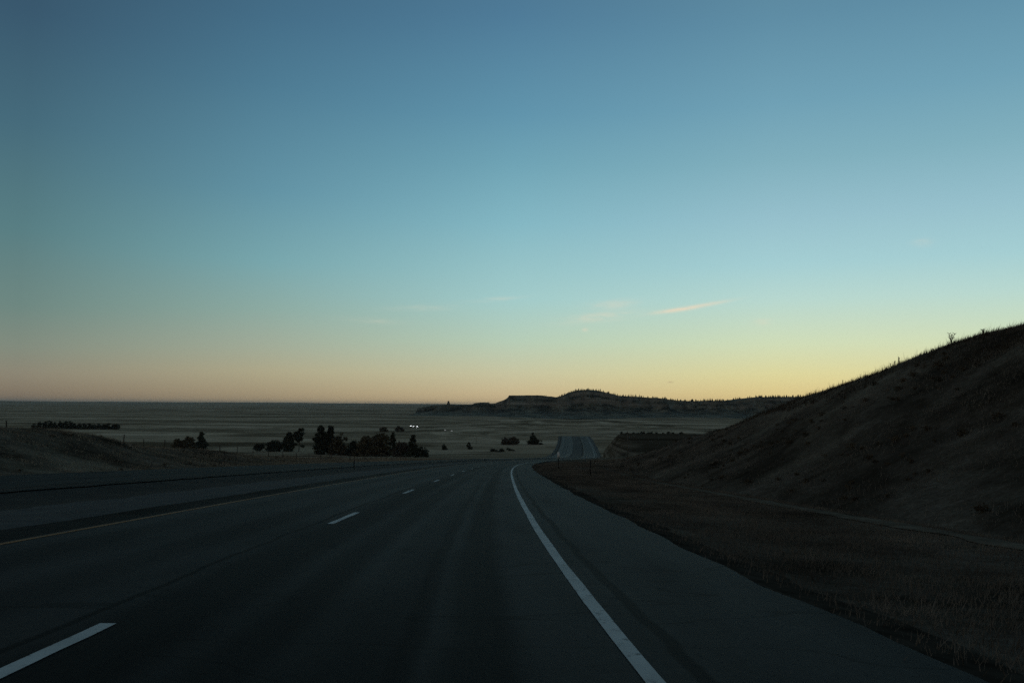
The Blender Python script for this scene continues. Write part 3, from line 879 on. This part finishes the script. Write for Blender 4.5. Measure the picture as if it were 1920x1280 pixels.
# ------------------------------------------------------------------ far cars with their headlights on
def make_car(loc, rz, lamp, label):
    root = empty('car', loc, rz)
    m = MB()
    m.prism([(-2.2, .35), (-2.25, .75), (-2.0, .92), (-1.0, 1.0), (1.9, 1.02), (2.2, .9), (2.2, .35)], -.88, .88)
    m.build('body', M['car'], root)
    m = MB(); m.prism([(-1.0, 1.0), (-.35, 1.48), (1.1, 1.5), (1.8, 1.02)], -.74, .74); m.build('cabin', M['carglass'], root)
    for sx in (-1, 1):
        for yy in (-1.4, 1.35):
            m = MB(); m.disc((sx * .82, yy, .33), .33, 14, 'x', .2); m.build('wheel', M['tyre'], root)
        m = MB(); m.disc((sx * .62, -2.27, .70), .22, 14, 'y', .06); m.build('headlight', lamp, root)
    return tag(root, label, 'car', 'far vehicles with their headlights on')
for (px, py, mat, lab) in [(770.0, 799.0, 'lamp', 'distant car with bright white headlights, leftmost of the bright three'),
                           (775.0, 799.4, 'lamp', 'distant car with bright white headlights, middle of the bright three'),
                           (782.2, 800.0, 'lamp', 'distant car with bright white headlights, rightmost of the bright three'),
                           (834.5, 806.6, 'lamp_dim', 'distant car with dim headlights, left of the faint pair'),
                           (847.0, 808.2, 'lamp_dim', 'distant car with dim headlights, right of the faint pair')]:
    p = hit(px, py)
    make_car(p, math.atan2(-p.x, p.y) + .05, M[mat], lab)

# ------------------------------------------------------------------ air
m_h = bpy.data.materials.new('evening_haze'); m_h.use_nodes = True
N, L = m_h.node_tree.nodes, m_h.node_tree.links
N.remove(N['Principled BSDF'])
pv = N.new('ShaderNodeVolumePrincipled')
pv.inputs['Color'].default_value = (0.80, 0.93, 1.0, 1)
pv.inputs['Density'].default_value = 2.0e-5
pv.inputs['Anisotropy'].default_value = 0.0
L.new(pv.outputs[0], N['Material Output'].inputs['Volume'])
HAZE = True
if HAZE:
    mb = MB()
    zlo, zhi = float(ZZ.min()) - 1.0, max(float(BZ.max()) + 14, float(ZZ.max()) + 5)
    x0, x1 = float(XX.min()) - 50, float(XX.max()) + 50
    mb.box(((x0 + x1) / 2, (rows[-1] - 80) / 2 + 10, (zlo + zhi) / 2), (x1 - x0, rows[-1] + 200, zhi - zlo))
    hz = mb.build('haze', m_h)
    tag(hz, 'thin blue evening haze over the plain', 'haze', kind='stuff')

# ------------------------------------------------------------------ sky
SUN_AZ, SUN_EL = 25.0, 1.0        # compass bearing from +Y towards +X; the sun has just gone
w = bpy.data.worlds.new('World'); S.world = w; w.use_nodes = True
N, L = w.node_tree.nodes, w.node_tree.links
bg = N['Background']
sky = N.new('ShaderNodeTexSky'); sky.sky_type = 'NISHITA'; sky.sun_disc = False
sky.sun_elevation = R_(SUN_EL); sky.sun_rotation = R_(SUN_AZ)
tc = N.new('ShaderNodeTexCoord')
sep = N.new('ShaderNodeSeparateXYZ'); L.new(tc.outputs['Generated'], sep.inputs[0])
el_ = mth(N, L, 'MULTIPLY', mth(N, L, 'ARCSINE', sep.outputs[2]), 180 / math.pi)
az_ = mth(N, L, 'MULTIPLY', mth(N, L, 'ARCTAN2', sep.outputs[0], sep.outputs[1]), 180 / math.pi)
dd_ = mth(N, L, 'MULTIPLY', mth(N, L, 'ARCCOSINE', mth(N, L, 'COSINE', mth(N, L, 'MULTIPLY', mth(N, L, 'SUBTRACT', az_, SUN_AZ), math.pi / 180))), 180 / math.pi)
fac = mth(N, L, 'DIVIDE', el_, 90.0, clamp=True)
def sk(stops): return ramp(N, L, fac, [(e / 90.0, srgb(*c)) for e, c in stops])
c_sun = sk([(0, (208, 184, 128)), (.65, (211, 193, 135)), (2, (210, 206, 152)), (4, (197, 212, 178)), (6.8, (174, 207, 200)), (9, (156, 198, 203)), (12, (142, 184, 196)), (15.5, (122, 168, 182)), (19, (106, 154, 174)), (24, (90, 135, 158)), (40, (58, 80, 92)), (90, (33, 39, 45))])
c_cen = sk([(0, (190, 168, 130)), (.64, (195, 177, 138)), (2.1, (192, 190, 156)), (4.2, (175, 197, 176)), (7, (155, 195, 194)), (12, (126, 176, 188)), (15.9, (106, 157, 174)), (19, (92, 142, 165)), (25, (75, 118, 146)), (40, (50, 71, 84)), (90, (33, 39, 45))])
c_mid = sk([(0, (150, 134, 108)), (.5, (157, 142, 114)), (2, (167, 161, 132)), (3.6, (155, 165, 146)), (6.0, (135, 164, 156)), (9, (115, 160, 166)), (13.5, (94, 141, 158)), (20, (74, 118, 141)), (24, (65, 105, 130)), (40, (44, 62, 75)), (90, (33, 39, 45))])
c_lft = sk([(0, (114, 103, 90)), (.5, (126, 114, 97)), (1.6, (135, 129, 112)), (3.2, (124, 134, 121)), (5.5, (105, 130, 124)), (10, (84, 121, 126)), (16, (66, 102, 118)), (22, (54, 84, 105)), (40, (42, 56, 68)), (90, (33, 39, 45))])
c_bak = sk([(0, (124, 116, 106)), (6, (142, 132, 120)), (14, (128, 126, 121)), (24, (88, 94, 98)), (40, (48, 58, 68)), (90, (33, 39, 45))])  # unseen sky behind the camera, warmed and brightened to fill hill, butte and plain
c = mixc(N, L, maprange(N, L, dd_, 8, 25), c_sun, c_cen)
c = mixc(N, L, maprange(N, L, dd_, 25, 41), c, c_mid)
c = mixc(N, L, maprange(N, L, dd_, 41, 55), c, c_lft)
c = mixc(N, L, maprange(N, L, dd_, 57, 120), c, c_bak)
# thin wisps of cloud still catching the light: (azimuth, elevation, half length, half height, tilt, amount)
cv = N.new('ShaderNodeCombineXYZ'); L.new(az_, cv.inputs[0]); L.new(el_, cv.inputs[1])
wn = noise(N, L, mapping(N, L, cv.outputs[0], (0.35, 2.2, 1)), 1.0, 5, 0.6)
wn2 = noise(N, L, mapping(N, L, cv.outputs[0], (1.2, 6.0, 1)), 1.0, 4, 0.6)
wm = maprange(N, L, mth(N, L, 'ADD', mth(N, L, 'MULTIPLY', wn, .65), mth(N, L, 'MULTIPLY', wn2, .35)), 0.36, 0.62)
def azel(px, py):
    d = ray(px, py); return math.degrees(math.atan2(d.x, d.y)), math.degrees(math.asin(d.z / d.length))
tot = None
for (px, py, la, he, tilt, amt, nz) in [(1268, 581, 1.35, .13, 7, .85, False), (1325, 571, 1.5, .12, 9, .55, False), (1125, 594, 2.2, .30, 6, .50, True), (1150, 570, 1.6, .28, 4, .35, True), (790, 577, 2.0, .20, 2, .2, True), (930, 561, 1.6, .14, 5, .22, True), (700, 601, 1.6, .16, -2, .2, True), (1097, 618, .2, .12, 0, .4, False), (1430, 603, .5, .2, 0, .35, True), (1730, 455, .5, .2, 0, .35, True)]:
    a0, e0 = azel(px, py)
    ca, sa = math.cos(R_(tilt)), math.sin(R_(tilt))
    da = mth(N, L, 'SUBTRACT', az_, a0); de = mth(N, L, 'SUBTRACT', el_, e0)
    u = mth(N, L, 'ADD', mth(N, L, 'MULTIPLY', da, ca / la), mth(N, L, 'MULTIPLY', de, sa / la))
    v_ = mth(N, L, 'ADD', mth(N, L, 'MULTIPLY', da, -sa / he), mth(N, L, 'MULTIPLY', de, ca / he))
    q = mth(N, L, 'ADD', mth(N, L, 'MULTIPLY', u, u), mth(N, L, 'MULTIPLY', v_, v_))
    g = mth(N, L, 'MULTIPLY', mth(N, L, 'EXPONENT', mth(N, L, 'MULTIPLY', q, -1.0)), amt)
    if nz: g = mth(N, L, 'MULTIPLY', g, wm)
    else: g = mth(N, L, 'MULTIPLY', g, maprange(N, L, wn2, .25, .6, .5, 1.0))
    tot = g if tot is None else mth(N, L, 'ADD', tot, g)
c = mixc(N, L, mth(N, L, 'MINIMUM', tot, .9), c, srgb(222, 208, 184))
a0, e0 = azel(1257, 716)
da = mth(N, L, 'DIVIDE', mth(N, L, 'SUBTRACT', az_, a0), .17); de = mth(N, L, 'DIVIDE', mth(N, L, 'SUBTRACT', el_, e0), .05)
g = mth(N, L, 'MULTIPLY', mth(N, L, 'EXPONENT', mth(N, L, 'MULTIPLY', mth(N, L, 'ADD', mth(N, L, 'MULTIPLY', da, da), mth(N, L, 'MULTIPLY', de, de)), -1.0)), .4)
c = mixc(N, L, g, c, srgb(150, 130, 110))
# a little of the physical sky on top of the hand-set twilight colours
c = mixc(N, L, 1.0, c, (10.0, 10.0, 10.0, 1), 'MULTIPLY')
ad = N.new('ShaderNodeMix'); ad.data_type = 'RGBA'; ad.blend_type = 'ADD'; ad.inputs[0].default_value = 0.02
L.new(c, ad.inputs[6]); L.new(sky.outputs[0], ad.inputs[7])
L.new(ad.outputs[2], bg.inputs['Color'])
bg.inputs['Strength'].default_value = 0.1
w.cycles.sampling_method = 'MANUAL'; w.cycles.sample_map_resolution = 512

sun = bpy.data.lights.new('sun', 'SUN'); sun.energy = 0.02; sun.angle = R_(10); sun.color = (1.0, .72, .42)
so_ = bpy.data.objects.new('sun', sun); col.objects.link(so_)
sd = Vector((math.sin(R_(SUN_AZ)) * math.cos(R_(SUN_EL)), math.cos(R_(SUN_AZ)) * math.cos(R_(SUN_EL)), math.sin(R_(SUN_EL))))
so_.rotation_euler = sd.to_track_quat('Z', 'Y').to_euler()

S.view_settings.view_transform = 'Standard'; S.view_settings.look = 'None'
S.view_settings.exposure = 0.12; S.view_settings.gamma = 1.0
S.cycles.max_bounces = 4; S.cycles.diffuse_bounces = 2; S.cycles.glossy_bounces = 2; S.cycles.volume_bounces = 1
S.cycles.use_denoising = False
S.cycles.sample_clamp_indirect = 4.0
